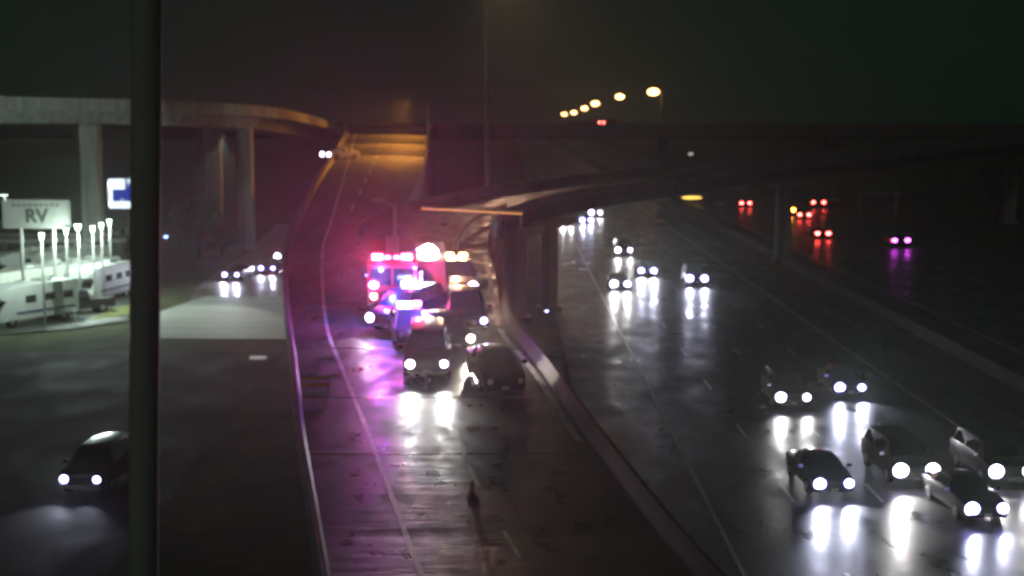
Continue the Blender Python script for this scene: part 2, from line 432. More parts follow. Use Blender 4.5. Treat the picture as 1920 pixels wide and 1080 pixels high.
# left flyover
fly = [Vector((-120, 108, 18.9)), D(-160, 176, 125), D(11, 181, 137), D(260, 187, 150), D(400, 192, 158), D(503, 200, 167), D(560, 211, 186), D(605, 224, 214), D(640, 238, 244), Vector((-33.5, 285, 14.9))]
fly = [p - Vector((0, 0, .85)) for p in fly]
fly = catmull(fly, 6)
flf = offset(fly, 11.0)
ft_ = empty('flyover', (fly[0].x, fly[0].y, 0)); tag(ft_, 'tall pale concrete flyover curving across the upper left on high piers', 'flyover')
def reparent(o, t):
    o.parent = t; o.matrix_parent_inverse = Matrix.Translation(t.location).inverted()
o = loft_road('deck', fly, flf, M['concrete'], depth=.45); reparent(o, ft_)
o = parapet('parapet', fly, side=-1, h=.85, m=M['concrete'], below=.40, thick=.3); reparent(o, ft_)
o = parapet('parapet', flf, side=1, h=.85, m=M['concrete'], below=.40, thick=.3); reparent(o, ft_)
b = MB(); g1 = offset(fly, 1.6); g2 = offset(fly, 9.4); g3 = offset(fly, 3.0); g4 = offset(fly, 8.0)
b.rings([[a - Vector((0, 0, .45)), c - Vector((0, 0, 1.75)), d_ - Vector((0, 0, 1.75)), e_ - Vector((0, 0, .45))] for a, c, d_, e_ in zip(g1, g3, g4, g2)])
o = b.build('box_girder', M['concrete'], smooth=False); reparent(o, ft_)
def flyz(y): return interp([(p.y, p.z) for p in fly], y) - 1.75
pier((Xat(461, 169, 8), 169, 0), 1.75, 1.7, flyz(169), 'pale bridge pier nearest the ramp, rightmost of the tall flyover piers')
pier((Xat(395, 168, 10), 169.5, 0), 1.9, 1.7, flyz(168), 'bridge pier with its foot hidden behind dark trees, second of the tall flyover piers')
pier((Xat(172, 149, 10), 149, 0), 1.95, 1.8, flyz(149), 'dim bridge pier rising behind the dealership lot, leftmost of the flyover piers')

ul = empty('added_deck_lamp', (-31.0, 150, 13.9)); tag(ul, 'added floodlight hanging from the edge of the flyover to brighten the cross street', 'floodlight')  # lamp added to throw light on the pale cross street
b = MB(); b.box((0, 0, 0), (.5, .3, .2)); b.cyl((0, 0, .1), (0, .3, 1.9), .03, .03, 6); b.build('housing', M['pole'], ul, bevel=.02)
spot(ul, (0, -.3, -.15), Vector((-22, 97, 0)) - ul.location, 6500, (.93, 1.0, .86), ang=19, blend=.35, size=.3, name='flood_light')

# cross highway in the distance
ovz = 14.3
A3 = [Vector((x, 262, ovz)) for x in range(-120, 341, 20)]; B3 = [Vector((x, 280, ovz)) for x in range(-120, 341, 20)]
tt = empty('overpass', (-120, 262, 0)); tag(tt, 'long dark overpass crossing the whole width behind the freeway', 'overpass')
o = loft_road('deck', B3, A3, M['asphalt'], depth=2.2); reparent(o, tt)
A3b = [Vector((x, 262, ovz)) for x in range(-14, 341, 20)]
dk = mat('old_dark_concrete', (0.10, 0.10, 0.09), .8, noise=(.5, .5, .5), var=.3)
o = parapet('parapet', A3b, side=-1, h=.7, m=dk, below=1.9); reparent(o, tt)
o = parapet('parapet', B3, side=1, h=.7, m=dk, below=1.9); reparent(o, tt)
for k, x in enumerate((-60, 29.5, 62, 110, 160)):
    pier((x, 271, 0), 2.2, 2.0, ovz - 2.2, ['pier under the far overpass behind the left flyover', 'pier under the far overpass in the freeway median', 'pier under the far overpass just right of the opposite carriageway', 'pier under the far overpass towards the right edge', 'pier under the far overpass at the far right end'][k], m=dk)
far = [Vector((38, 281, ovz)), Vector((38, 600, ovz)), Vector((46, 1200, ovz)), Vector((70, 2100, ovz))]
far = catmull(far, 6)
o = loft_road('elevated_highway', far, offset(far, -16), M['asphalt'], depth=1.5); tag(o, kind='structure')

# ------------------------------------------------------------------ poles, lamps, gantry, signs
pt_, pb_ = D(275, 20, 15), D(269, 1060, 15); sl = (pt_.x - pb_.x) / (pt_.z - pb_.z)
t = empty('light_pole', (pb_.x - sl * pb_.z, 15, 0)); t.rotation_euler = (0, math.atan(sl), 0)
tag(t, 'dark grey light pole close to the camera, from top to bottom of the left side', 'light pole')
b = MB(); b.cyl((0, 0, .4), (0, 0, 20), .168, .158, 24); b.build('pole', M['pole'], t)
b = MB(); b.cyl((0, 0, 0), (0, 0, .42), .26, .22, 24); b.build('base', M['pole'], t)
b = MB(); b.box((.0, 0, 20.1), (1.6, .5, .25)); b.build('lamp_head', M['black'], t, bevel=.04)

for d_, lab_ in ((172, 'added shielded amber lamp on the right barrier of the orange-lit ramp, lowest of three'), (194, 'added shielded amber lamp on the right barrier of the orange-lit ramp, middle of three'), (216, 'added shielded amber lamp near the crest of the orange-lit ramp, uppermost of three')):
    p = smooth_at(Sp, d_); t = empty('street_lamp', (p.x + .4, d_, zr(d_) + .6)); tag(t, lab_, 'street lamp')  # lamps added to spread orange light over the ramp crest
    b = MB(); b.cyl((0, 0, 0), (0, 0, 5.0), .09, .06, 8); b.cyl((0, 0, 4.95), (-2.6, 0, 5.2), .04, .03, 6); b.build('pole', M['pole'], t)
    b = MB(); b.box((-2.9, 0, 5.25), (.8, .3, .14)); b.build('lamp_housing', M['pole'], t, bevel=.02)
    spot(t, (-2.9, 0, 5.1), (-5.6, -3, 0), (4200, 4600, 3600)[0 if d_ < 180 else 1 if d_ < 200 else 2], (1.0, .38, .04), ang=135, blend=.7, name='lamp_light')
t = empty('high_mast', (Xat(912, 250, 25), 250, 0)); tag(t, 'very tall thin lighting mast rising above the centre of the horizon', 'lighting mast')
b = MB(); b.cyl((0, 0, .3), (0, 0, 44), .46, .30, 12); b.build('pole', mat('mast_steel', (.45, .44, .40), .6, noise=(1, 1, .2), var=.2), t)
b = MB(); b.cyl((0, 0, 43.3), (0, 0, 43.7), 1.3, 1.3, 16); b.build('lamp_ring', M['black'], t)
for k in range(6):
    a = k * PI / 3; b = MB(); b.ball((1.3*math.cos(a), 1.3*math.sin(a), 43.2), (.3, .3, .18), 2); b.build('lamp', emis('shielded_lamp', (1, .6, .25), 3) if k == 0 else bpy.data.materials['shielded_lamp'], t)
T0 = t.location
spot(t, (1, 0, 43), Vector((4, 118, 8)) - T0, 3000, (1.0, .55, .28), ang=26, blend=1, size=.4, name='mast_light')
spot(t, (2, 0, 43), Vector((17, 150, 0)) - T0, 20000, (1.0, .62, .40), ang=40, blend=1, size=.4, name='mast_light')

def street_lamp(loc, h, label, lampm, arm=2.2, group=None, power=0, col=(1, .7, .4), rz=0, r=.5):
    t = empty('street_lamp', loc, rz); tag(t, label, 'street lamp', group)
    b = MB(); b.cyl((0, 0, 0), (0, 0, h), .14, .09, 8); b.cyl((0, 0, h-.1), (-arm, 0, h+.25), .05, .04, 8); b.build('pole', M['pole'], t)
    b = MB(); b.box((-arm-.3, 0, h+.34), (.9, .36, .14)); b.build('lamp_housing', M['galv'], t)
    b = MB(); b.ball((-arm-.3, 0, h+.16), (r, r, r*.6), 2); b.build('lamp', lampm, t)
    if power: point(t, (-arm-.3, 0, h-.3), power, col, .3)
    return t
places = ['nearest and highest of the distant orange street lamps', 'second from the right of the distant orange street lamps', 'third from the right of the distant orange street lamps', 'fourth from the right of the distant orange street lamps', 'fifth from the right of the distant orange street lamps', 'leftmost and farthest of the distant orange street lamps']
for k, ((px, py, d), lab) in enumerate(zip(((1225, 172, 420), (1162, 181, 520), (1116, 194, 700), (1096, 203, 900), (1076, 211, 1200), (1058, 214, 1350)), places)):
    p = D(px, py, d); r_ = (1.9, 1.75, 2.2, 2.3, 2.8, 2.9)[k] * .92
    street_lamp((p.x + 2.5, d, ovz), p.z - ovz - .2, lab, M['sodium'], 2.2, 'distant orange street lamps', (26000, 22000, 20000, 16000, 16000, 16000)[k], (1, .45, .12), r=r_)

# reddish pole beside the split
p = D(741, 470, 93)
street_lamp((p.x, 93, zr(93)), D(748, 384, 93).z - zr(93), 'slim pole standing on the ramp gore, pinkish in the red light', M['lamp_off'], .8, r=.1)

# overhead sign truss
t = empty('sign_gantry', D(976, 420, 101.5)); t.location.z = 7.6
tag(t, 'slim overhead sign beam with an added orange glow, spanning right above the emergency vehicles', 'sign gantry')
T1 = t.location.copy()
a_, c_ = D(790, 388, 98) - T1, D(980, 398, 100) - T1
b = MB(); b.cyl(a_, c_, .10, .10, 8); b.cyl(a_ + Vector((0, .5, .0)), c_ + Vector((0, .5, .0)), .07, .07, 8)
for k in range(9):
    q = a_.lerp(c_, k/8); b.cyl(q, q + Vector((0, .5, 0)), .04, .04, 6)
b.build('beam', M['galv'], t)
b = MB(); b.cyl(a_ + Vector((0, -.13, -.12)), c_ + Vector((0, -.13, -.12)), .05, .05, 8); b.build('added_glow_strip', emis('added_gantry_glow', (1, .40, .12), .75), t)  # glowing tube added so the beam reads as lit orange
b = MB(); b.cyl((c_.x - .12, c_.y + .25, -.0), (c_.x - .12, c_.y + .25, c_.z + .05), .13, .11, 10); b.build('post', M['pole'], t)
spot(t, a_.lerp(c_, .5) + Vector((0, -1.2, 1.9)), a_.lerp(c_, .55), 60, (1, .62, .35), ang=120, blend=1, size=.1, name='added_beam_light')  # bodiless light added to brighten the beam

# curved bright guard rail of the branch (gore rail)
rail = [onramp(848, 486, .7), onramp(852, 465, .7), onramp(862, 440, .7), onramp(880, 418, .7), onramp(903, 402, .7), onramp(928, 393, .7), onramp(950, 386, .7)]
rail = catmull(rail, 5)
t = empty('guard_rail', rail[0]); tag(t, 'pale guard rail sweeping up and right behind the emergency vehicles', 'guard rail')
b = MB(); rs = []
for i, p in enumerate(rail):
    q0 = rail[max(0, i-1)]; q1 = rail[min(len(rail)-1, i+1)]; tg = Vector((q1.x-q0.x, q1.y-q0.y, 0)).normalized(); q = Vector((-tg.y, tg.x, 0)); c = p - rail[0]
    rs.append([c + q*.03 + Vector((0, 0, .5)), c - q*.05 + Vector((0, 0, .6)), c + q*.02 + Vector((0, 0, .68)), c - q*.05 + Vector((0, 0, .76)), c + q*.03 + Vector((0, 0, .86)), c + q*.07 + Vector((0, 0, .86)), c + q*.07 + Vector((0, 0, .5))])
b.rings(rs); b.build('rail', mat('pale_rail', (.62, .58, .52), .45), t, smooth=False)
for i in range(0, len(rail), 4):
    c = rail[i] - rail[0]; b = MB(); b.box((c.x, c.y + .1, c.z + .42), (.1, .1, .84)); b.build('post', M['galv'], t)

# dealership sign and LED billboard
def text_mesh(body, size, m, parent, loc, name='lettering', bold=.02):
    cu = bpy.data.curves.new(name, 'FONT'); cu.body = body; cu.size = size; cu.align_x = 'CENTER'; cu.align_y = 'CENTER'; cu.extrude = .02; cu.offset = bold
    tmp = bpy.data.objects.new('tmp', cu); COL.objects.link(tmp)
    dg = bpy.context.evaluated_depsgraph_get(); me = bpy.data.meshes.new_from_object(tmp.evaluated_get(dg)); bpy.data.objects.remove(tmp)
    me.name = name; me.materials.clear(); me.materials.append(m)
    o = bpy.data.objects.new(name, me); COL.objects.link(o); o.parent = parent; o.location = loc; o.rotation_euler = (PI/2, 0, 0)
    return o
c = D(68, 401, 112); t = empty('dealership_sign', (c.x, c.y, 0)); tag(t, 'wide pale rounded sign board reading RV, on two posts above the dealership lot', 'sign')
sw, sh = 126 / (F/113.5), 54 / (F/113.5)
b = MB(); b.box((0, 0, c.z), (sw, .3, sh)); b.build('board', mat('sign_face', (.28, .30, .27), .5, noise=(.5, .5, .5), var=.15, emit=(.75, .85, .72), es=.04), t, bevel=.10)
text_mesh('RV', 1.5, mat('sign_ink', (.05, .055, .05), .6), t, (.05, -.16, c.z - .2), bold=.06)
b = MB()
for k in range(9): b.box((-1.75 + k*.44, -.16, c.z + .72), (.3, .03, .2))
b.build('top_line', mat('sign_ink_faded', (.10, .11, .10), .6), t)
for s in (-1, 1):
    b = MB(); b.cyl((s*1.3, .1, 0), (s*1.3, .1, c.z - sh/2 + .02), .13, .13, 10); b.build('post', M['galv'], t)
b = MB(); b.box((-2.55, -.5, c.z + sh/2 + .35), (.9, .3, .12)); b.cyl((-2.4, -.1, c.z+sh/2-.1), (-2.4, -.45, c.z+sh/2+.35), .04, .04, 6); b.build('floodlight', emis('sign_flood', (.85, 1, .9), 1.5), t)

c = D(240, 363, 190); t = empty('led_billboard', (c.x + .6, c.y, 0)); tag(t, 'small bright blue and white screen billboard half behind the near pole', 'billboard')
bw, bh = 6.6, 4.1
b = MB(); b.box((0, .15, c.z), (bw + .3, .3, bh + .3)); b.build('cabinet', M['black'], t)
scr = bpy.data.materials.new('led_screen'); scr.use_nodes = True
n = scr.node_tree.nodes; l = scr.node_tree.links; pb = n['Principled BSDF']; tc = n.new('ShaderNodeTexCoord')
mp = n.new('ShaderNodeMapping'); mp.inputs['Scale'].default_value = (.55, 1, .55); mp.inputs['Location'].default_value = (1.2, 0, .5)
l.new(tc.outputs['Object'], mp.inputs['Vector'])
vz = n.new('ShaderNodeTexVoronoi'); vz.inputs['Scale'].default_value = 1.3; l.new(mp.outputs[0], vz.inputs['Vector'])
cr = n.new('ShaderNodeValToRGB'); cr.color_ramp.interpolation = 'EASE'; e = cr.color_ramp.elements
e[0].position = .15; e[0].color = (.75, .95, 1, 1); e[1].position = .45; e[1].color = (.01, .03, .30, 1)
l.new(vz.outputs['Distance'], cr.inputs['Fac']); l.new(cr.outputs['Color'], pb.inputs['Emission Color']); pb.inputs['Emission Strength'].default_value = 1.0; pb.inputs['Base Color'].default_value = (.02, .02, .02, 1)
b = MB(); b.box((0, -.02, c.z), (bw, .06, bh)); b.build('screen', scr, t)
white = emis('led_white', (.8, .96, 1), 1.5)
b = MB(); b.box((-bw/2 + 1.2, -.07, c.z + bh/2 - .75), (2.2, .04, 1.4)); b.box((-1.2, -.07, c.z - bh/2 + .5), (4.0, .04, .9)); b.box((-bw/2+.3, -.07, c.z), (.55, .04, 3.4)); b.build('picture', white, t)
b = MB(); b.cyl((0, .2, 0), (0, .2, c.z - bh/2), .35, .35, 12); b.build('post', M['pole'], t)

# lot lamps
labs = ['nearest short lot lamp, leftmost of the six above the parked motorhomes', 'second lot lamp from the left above the parked motorhomes', 'third lot lamp from the left, with the widest head', 'fourth lot lamp from the left above the motorhomes', 'fifth lot lamp from the left above the motorhomes', 'farthest lot lamp, rightmost of the six beside the blue screen']
for k, ((px, py, base), lab) in enumerate(zip(((85, 437, 613), (130, 428, 590), (152, 421, 583), (179, 424, 577), (195, 418, 568), (210, 412, 560)), labs)):
    g = W(px, base); top = D(px, py, g.y)
    t = empty('lot_lamp', (g.x, g.y, 0)); tag(t, lab, 'lot lamp', 'lamps of the dealership lot')
    b = MB(); b.cyl((0, 0, 0), (0, 0, top.z - .1), .11, .08, 8); b.build('pole', M['galv'], t)
    hw = .30 if k == 2 else .2
    b = MB(); b.cyl((0, 0, top.z - .5), (0, 0, top.z), .10, hw, 12); b.build('lamp_head', M['lot_lamp'], t)
    b = MB(); b.cyl((0, 0, top.z), (0, 0, top.z + .08), hw + .03, hw * .7, 12); b.build('cap', M['galv'], t)
    point(t, (0, -1.6, top.z - .95), 1000, (.78, 1.0, .90), .2, name='lot_light')
# dealership building behind
c = W(110, 500); t = empty('dealership_building', (c.x - 4, c.y + 3, 0)); tag(t, 'low dealership building with a pale roof edge behind the motorhomes', 'building')
zt = D(110, 443, c.y + 3).z
b = MB(); b.box((0, 0, (zt-.3)/2), (22, 8, zt - .3)); b.build('wall', mat('metal_siding', (.12, .13, .12), .6, noise=(3, .2, .2), var=.2), t)
b = MB(); b.box((0, 0, zt - .14), (22.6, 8.6, .32)); b.build('roof', mat('roof_trim', (.4, .42, .4), .5), t, bevel=.03)
for k in range(5):
    b = MB(); b.box((-8 + k*4, -4.02, 1.7), (2.4, .1, 2.2)); o = b.build('window', M['galv'], t)
    b = MB(); b.box((-8 + k*4, -4.06, 1.7), (2.2, .08, 2.0)); b.build('pane', M['glass'], o)

# ================================================================== VEHICLES
TYPES = {
 # stations: y, zbottom, zbelt, ztop, half width, half top width (rear -> front)
 'sedan': dict(L=4.8, W=1.84, H=1.45, wr=.33, wb=1.42, st=[(-2.40,.42,.72,.76,.70,.60),(-2.30,.26,.90,.98,.86,.70),(-1.65,.22,.96,1.06,.92,.72),(-0.95,.20,.97,1.38,.92,.60),(-0.1,.20,.96,1.45,.92,.60),(0.42,.20,.95,1.40,.92,.59),(1.15,.20,.93,.99,.92,.74),(2.0,.22,.80,.86,.89,.72),(2.30,.26,.68,.74,.82,.66),(2.40,.36,.56,.60,.70,.58)], roof=(3,5), cowl=6, rearw=2),
 'suv':   dict(L=4.9, W=1.98, H=1.82, wr=.38, wb=1.45, st=[(-2.45,.45,.95,1.0,.84,.72),(-2.38,.32,1.12,1.2,.94,.80),(-2.05,.28,1.15,1.76,.98,.72),(-1.0,.26,1.15,1.82,.99,.72),(0.35,.26,1.14,1.80,.99,.71),(0.75,.26,1.14,1.74,.99,.70),(1.38,.26,1.10,1.17,.98,.80),(2.15,.28,1.00,1.07,.95,.80),(2.38,.32,.88,.95,.90,.76),(2.45,.42,.72,.76,.82,.70)], roof=(2,5), cowl=6, rearw=1),
 'pickup':dict(L=5.8, W=2.03, H=1.95, wr=.41, wb=1.85, st=[(-2.90,.50,1.0,1.05,.96,.90),(-2.85,.45,1.15,1.18,1.0,.96),(-0.80,.40,1.16,1.19,1.01,.96),(-0.72,.36,1.18,1.88,1.01,.74),(0.3,.36,1.18,1.95,1.01,.74),(0.95,.36,1.18,1.90,1.01,.72),(1.62,.36,1.16,1.24,1.0,.82),(2.55,.38,1.10,1.17,.98,.84),(2.84,.42,1.02,1.08,.96,.84),(2.90,.50,.80,.84,.92,.80)], roof=(3,5), cowl=6, rearw=2),
 'van':   dict(L=6.2, W=2.1, H=2.6, wr=.38, wb=1.9, st=[(-3.1,.42,1.2,2.5,1.0,.88),(-3.05,.36,1.25,2.58,1.05,.92),(0.0,.34,1.25,2.62,1.05,.92),(1.2,.34,1.22,2.58,1.05,.90),(1.55,.34,1.20,2.45,1.04,.85),(2.35,.34,1.15,1.28,1.02,.84),(2.95,.38,.95,1.05,.97,.80),(3.1,.46,.75,.80,.88,.74)], roof=(0,4), cowl=5, rearw=None),
}
protos = {}
def panel(pts, inset, off, t=.02):
    c = sum((Vector(p) for p in pts), Vector()) / len(pts)
    n = (Vector(pts[1]) - Vector(pts[0])).cross(Vector(pts[2]) - Vector(pts[0])).normalized()
    q = [Vector(p).lerp(c, inset) for p in pts]
    return [p + n*off for p in q], n
def make_vehicle(kind, paint, lights='on_cool', bar=None, lens=.19, beam=1.0, stripe=False, asym=.86):
    key = (kind, paint, lights, bar, lens, beam, stripe, asym)
    if key in protos: return dup(protos[key])
    T = TYPES[kind]; st = T['st']
    nm = {'sedan': 'car', 'suv': 'suv', 'pickup': 'pickup_truck', 'van': 'ambulance' if stripe else 'van'}[kind]
    if bar and kind in ('sedan', 'suv'): nm = 'police_car'
    t = empty(nm)
    rings = []
    for (y, zb, zl, zt, w_, wt) in st:
        zm = zb + (zl - zb) * .45
        rings.append([Vector(p) for p in ((-w_*.86, y, zb), (-w_*.98, y, zb + .12), (-w_, y, zm), (-w_*.985, y, zl), (-wt, y, zt - .035), (-wt*.85, y, zt), (0, y, zt + .02), (wt*.85, y, zt), (wt, y, zt - .035), (w_*.985, y, zl), (w_, y, zm), (w_*.98, y, zb + .12), (w_*.86, y, zb))])
    b = MB(); b.rings(rings); b.build('body', PAINT[paint], t)
    r0, r1 = T['roof']; cw = T['cowl']
    g = M['glass']
    # windshield
    a, c = st[r1], st[cw]
    pts = [Vector((-c[5]*.92, c[0], c[3]+.02)), Vector((c[5]*.92, c[0], c[3]+.02)), Vector((a[5]*.92, a[0], a[3])), Vector((-a[5]*.92, a[0], a[3]))]
    q, n_ = panel(pts, .07, .015); MB().slab(q, n_, .012).build('windshield', g, t)
    if T['rearw'] is not None:
        c, a = st[T['rearw']], st[T['rearw']+1]
        pts = [Vector((c[5]*.9, c[0], c[3]+.02)), Vector((-c[5]*.9, c[0], c[3]+.02)), Vector((-a[5]*.9, a[0], a[3])), Vector((a[5]*.9, a[0], a[3]))]
        q, n_ = panel(pts, .08, .015); MB().slab(q, n_, .012).build('rear_window', g, t)
    for s in (-1, 1):
        ys = [st[i] for i in range(r0, r1 + 1)]
        if kind == 'van': ys = [st[3], st[4]]
        y0, y1 = ys[0], ys[-1]
        mid = (y0[0] + y1[0]) / 2
        spans = [(y0[0]+.05, mid-.04), (mid+.04, y1[0]+.12)] if kind != 'van' else [(.65, 1.6)]
        for ya, yb in spans:
            w_, wt, zl, zt = y1[4], y1[5], y1[2], min(y0[3], y1[3])
            f1, f2 = .12, .86
            xa, za = w_*.985 + (wt - w_*.985)*f1, zl + (zt-zl)*f1; xb, zb_ = w_*.985 + (wt - w_*.985)*f2, zl + (zt-zl)*f2
            pts = [Vector((s*xa, ya, za)), Vector((s*xa, yb, za)), Vector((s*xb, yb-.1, zb_)), Vector((s*xb, ya+.05, zb_))]
            nn = Vector((s*(zb_-za), 0, (xa-xb)))
            MB().slab([p + nn.normalized()*.008 for p in pts], nn, .012).build('side_window', g, t)
        # mirror
        zc = st[cw][2] + .12
        b = MB(); b.box((s*(st[cw][4] + .14), st[cw][0]-.28, zc), (.22, .10, .15)); b.build('mirror', PAINT[paint], t, bevel=.02)
        # wheels
        for yy in (-T['wb'], T['wb']*.98):
            wr = T['wr']; x = s*(T['W']/2 - .11)
            b = MB()
            prof = [(.115, wr*.66), (.12, wr*.9), (.09, wr), (-.09, wr), (-.12, wr*.9), (-.115, wr*.66)]
            rr = [[Vector((x + u, yy + r_*math.cos(a_*PI/10), wr + r_*math.sin(a_*PI/10))) for a_ in range(20)] for u, r_ in prof]
            b.rings(rr, caps=True); o = b.build('wheel', M['rubber'], t)
            b = MB(); b.cyl((x + s*.10, yy, wr), (x + s*.128, yy, wr), wr*.62, wr*.5, 16); b.build('rim', M['rim'], o)
    f = st[-1]; f2 = st[-2]; yf = f[0]
    zh = f2[2] - .10 if kind != 'sedan' else .64
    # grille, bumper, plate
    b = MB(); b.box((0, yf + .005, zh - .05), (f[4]*.9, .05, .22)); b.build('grille', M['black'] if kind != 'pickup' else M['chrome'], t, bevel=.015)
    b = MB(); b.box((0, yf - .02, f2[1] + .14), (f2[4]*1.9, .16, .18)); b.build('bumper', PAINT[paint] if kind == 'sedan' else M['chrome'], t, bevel=.04)
    b = MB(); b.box((0, yf + .07, f2[1] + .14), (.3, .015, .15)); b.build('licence_plate', M['plate'], t)
    mode = lights
    hm = {'on_cool': M['head_cool'], 'on_white': M['head_white'], 'on_warm': M['head_warm']}.get(mode, M['lamp_off'])
    for s in (-1, 1):
        x = s * (f2[4] - .20)
        b = MB(); ln = lens if mode.startswith('on') else .14
        if mode.startswith('on'): ln *= (1.0 if s > 0 else asym)
        b.ball((x, yf - .02, zh), (ln, .09, ln*.95), 2); b.build('headlight', hm, t)
        if mode.startswith('on'):
            col = {'on_cool': (.75, .78, 1.0), 'on_white': (1, .98, .95), 'on_warm': (1, .88, .72)}[mode]
            spot(t, (x, yf + .16, zh), (x*.9, yf + 14, -.1), 380 * beam * (1 if s > 0 else asym), col, ang=75, blend=.8, size=.10)
    rb = st[1]
    tm = {'tail': M['tail_on'], 'tail_violet': M['tail_violet'], 'tail_orange': M['tail_orange']}.get(mode, M['tail_off'])
    for s in (-1, 1):
        b = MB(); hh = .20 if mode.startswith('tail') else .12
        b.ball((s*(rb[4]-.14), st[0][0] - .0, rb[2] - .12), (.30 if mode.startswith('tail') else .13, .07, hh), 2); b.build('taillight', tm, t)
    if bar:
        yb = (st[r0][0] + st[r1][0]) / 2 + .15; zt = st[r1][3] + .06
        b = MB(); b.box((0, yb, zt), (1.15, .28, .06)); o = b.build('light_bar', M['black'], t, bevel=.01)
        cols = {'rb': ('red_strobe', 'blue_strobe'), 'rr': ('red_strobe', 'red_strobe'), 'bb': ('blue_strobe', 'blue_strobe'), 'vv': ('violet_strobe', 'blue_strobe'), 'am': ('amber', 'amber')}[bar]
        for s, cc in zip((-1, 1), cols):
            b = MB(); b.box((s*.36, yb, zt + .12), (.40, .24, .19)); b.build('lens', M[cc], o, bevel=.03)
    if bar in ('vv', 'bb', 'rb'):
        b = MB(); b.box((0, yb + .02, zt + .11), (.26, .24, .16)); b.build('added_bar_lamp', M['flood'], o, bevel=.03)  # white centre lamp added to brighten the vehicle cluster
    if stripe:
        b = MB()
        for s in (-1, 1): b.box((s*(st[2][4] + .004), -.9, 1.12), (.02, 4.2, .16))
        b.build('stripe', PAINT['red'], t)
    protos[key] = t
    return t
def put(t, loc, rz, label, cat, group=None):
    t.location = loc; t.rotation_euler = (0, 0, rz); tag(t, label, cat)
    if group: t['group'] = group
    return t

# ---- freeway traffic: (centre px, ground row, kind, paint, lights, label)
G1 = 'cars driving towards the camera on the wet freeway'
fw = [
 (1488, 772, 'suv', 'grey', 'on_white', 'oncoming suv left of another oncoming car, middle of the freeway, white headlights', 1.0, 0),
 (1595, 748, 'sedan', 'navy', 'on_cool', 'oncoming car with violet-blue headlights just right of the oncoming suv in the middle', 2.2, 0),
 (1558, 936, 'sedan', 'navy', 'on_cool', 'dark blue oncoming sedan at the lower right, left of the very bright suv', 2.2, .06),
 (1712, 916, 'suv', 'black', 'on_white', 'oncoming dark suv with the brightest headlights at the lower right', 2.6, .06),
 (1892, 918, 'suv', 'black', 'on_white', 'oncoming dark suv cut by the right edge of the photo, upper of the two', 1.4, .05),
 (1842, 985, 'sedan', 'black', 'on_cool', 'oncoming dark sedan nearest the lower right corner', 1.2, .08),
 (1170, 482, 'suv', 'grey', 'on_white', 'distant oncoming suv directly above another car in the same lane of the freeway', 1.2, 0),
 (1214, 520, 'sedan', 'navy', 'on_cool', 'distant oncoming blue-lit car between two others, throwing a bright pool ahead', 4.0, 0),
 (1307, 538, 'suv', 'navy', 'on_cool', 'distant oncoming suv alone in the rightmost lane', 2.0, 0),
 (1164, 546, 'sedan', 'silver', 'on_white', 'distant oncoming car lowest in the cluster of four on the freeway', 2.4, 0),
 (1063, 424, 'sedan', 'white', 'on_white', 'far oncoming white car, leftmost of the three close to the bridge pier', 1.5, 0),
 (1100, 421, 'sedan', 'silver', 'on_cool', 'far oncoming silver car in the middle of the three close to the bridge pier', 2.2, 0),
 (1117, 408, 'suv', 'white', 'on_white', 'farthest oncoming white suv, rightmost of the three close to the bridge pier', 1.5, 0),
]
vr = random.Random(4)
for px, py, kind, paint, li, lab, beam, yaw in fw:
    p = W(px, py); 
    far_ = p.y > 110
    t = make_vehicle(kind, paint, li, lens=(.34 if p.y > 180 else .31 if far_ else .28) * vr.uniform(.95, 1.25), beam=beam, asym=vr.uniform(.7, 1.0))
    p.y += TYPES[kind]['L']/2; p.z = .012
    put(t, p, PI + yaw, lab, 'suv' if kind == 'suv' else 'car', G1)
G2 = 'cars driving away on the opposite carriageway'
aw = [
 (1398, 389, 'sedan', 'grey', 'tail', 'far car driving away with a single red gleam, leftmost of the red taillights'),
 (1533, 391, 'van', 'grey', 'tail', 'far van driving away, uppermost right of the tight red and orange taillight group'),
 (1508, 412, 'sedan', 'maroon', 'tail', 'far car driving away, lowest of the tight red and orange taillight group'),
 (1478, 405, 'suv', 'grey', 'tail_orange', 'far suv driving away with orange lights, left end of the taillight group'),
 (1543, 449, 'sedan', 'black', 'tail', 'car driving away on its own below the taillight group, red taillights'),
 (1689, 466, 'suv', 'black', 'tail_violet', 'suv driving away with violet taillights, rightmost of the departing vehicles'),
]
for px, py, kind, paint, li, lab in aw:
    p = W(px, py); t = make_vehicle(kind, paint, li); p.y += 2.4; p.z = .012
    put(t, p, 0, lab, {'sedan': 'car', 'suv': 'suv', 'van': 'van'}[kind], G2)
p = D(1148, 236, 268); t = make_vehicle('sedan', 'red', 'tail'); put(t, (p.x, 268, ovz + .02), -PI/2 + .5, 'small red-lit car on top of the distant overpass under the street lamps', 'car')
# ---- frontage road
G3 = 'cars coming along the frontage road on the left'
for px, py, kind, paint, li, lab, beam, yaw in [
 (438, 528, 'sedan', 'black', 'on_cool', 'distant dark oncoming car on the left frontage road, left of the other', 2.2, -.12),
 (505, 515, 'sedan', 'grey', 'on_cool', 'distant oncoming car on the left frontage road, beside the ramp barrier', 1.1, -.1),
 (158, 934, 'suv', 'black', 'on_cool', 'dark oncoming suv alone in the lower left corner', .9, -.06)]:
    p = W(px, py); t = make_vehicle(kind, paint, li, lens=.24 if p.y > 90 else .2, beam=beam); p.y += 2.45; p.z = .012
    put(t, p, PI + yaw, lab, 'suv' if kind == 'suv' else 'car', G3)
p = W(538, 497); t = make_vehicle('pickup', 'grey', 'on_white', lens=.34, beam=1.6); p.y += 2.9; p.z = .012
put(t, p, PI - .1, 'bright oncoming pickup on the left frontage road, half hidden by the ramp barrier', 'pickup truck')
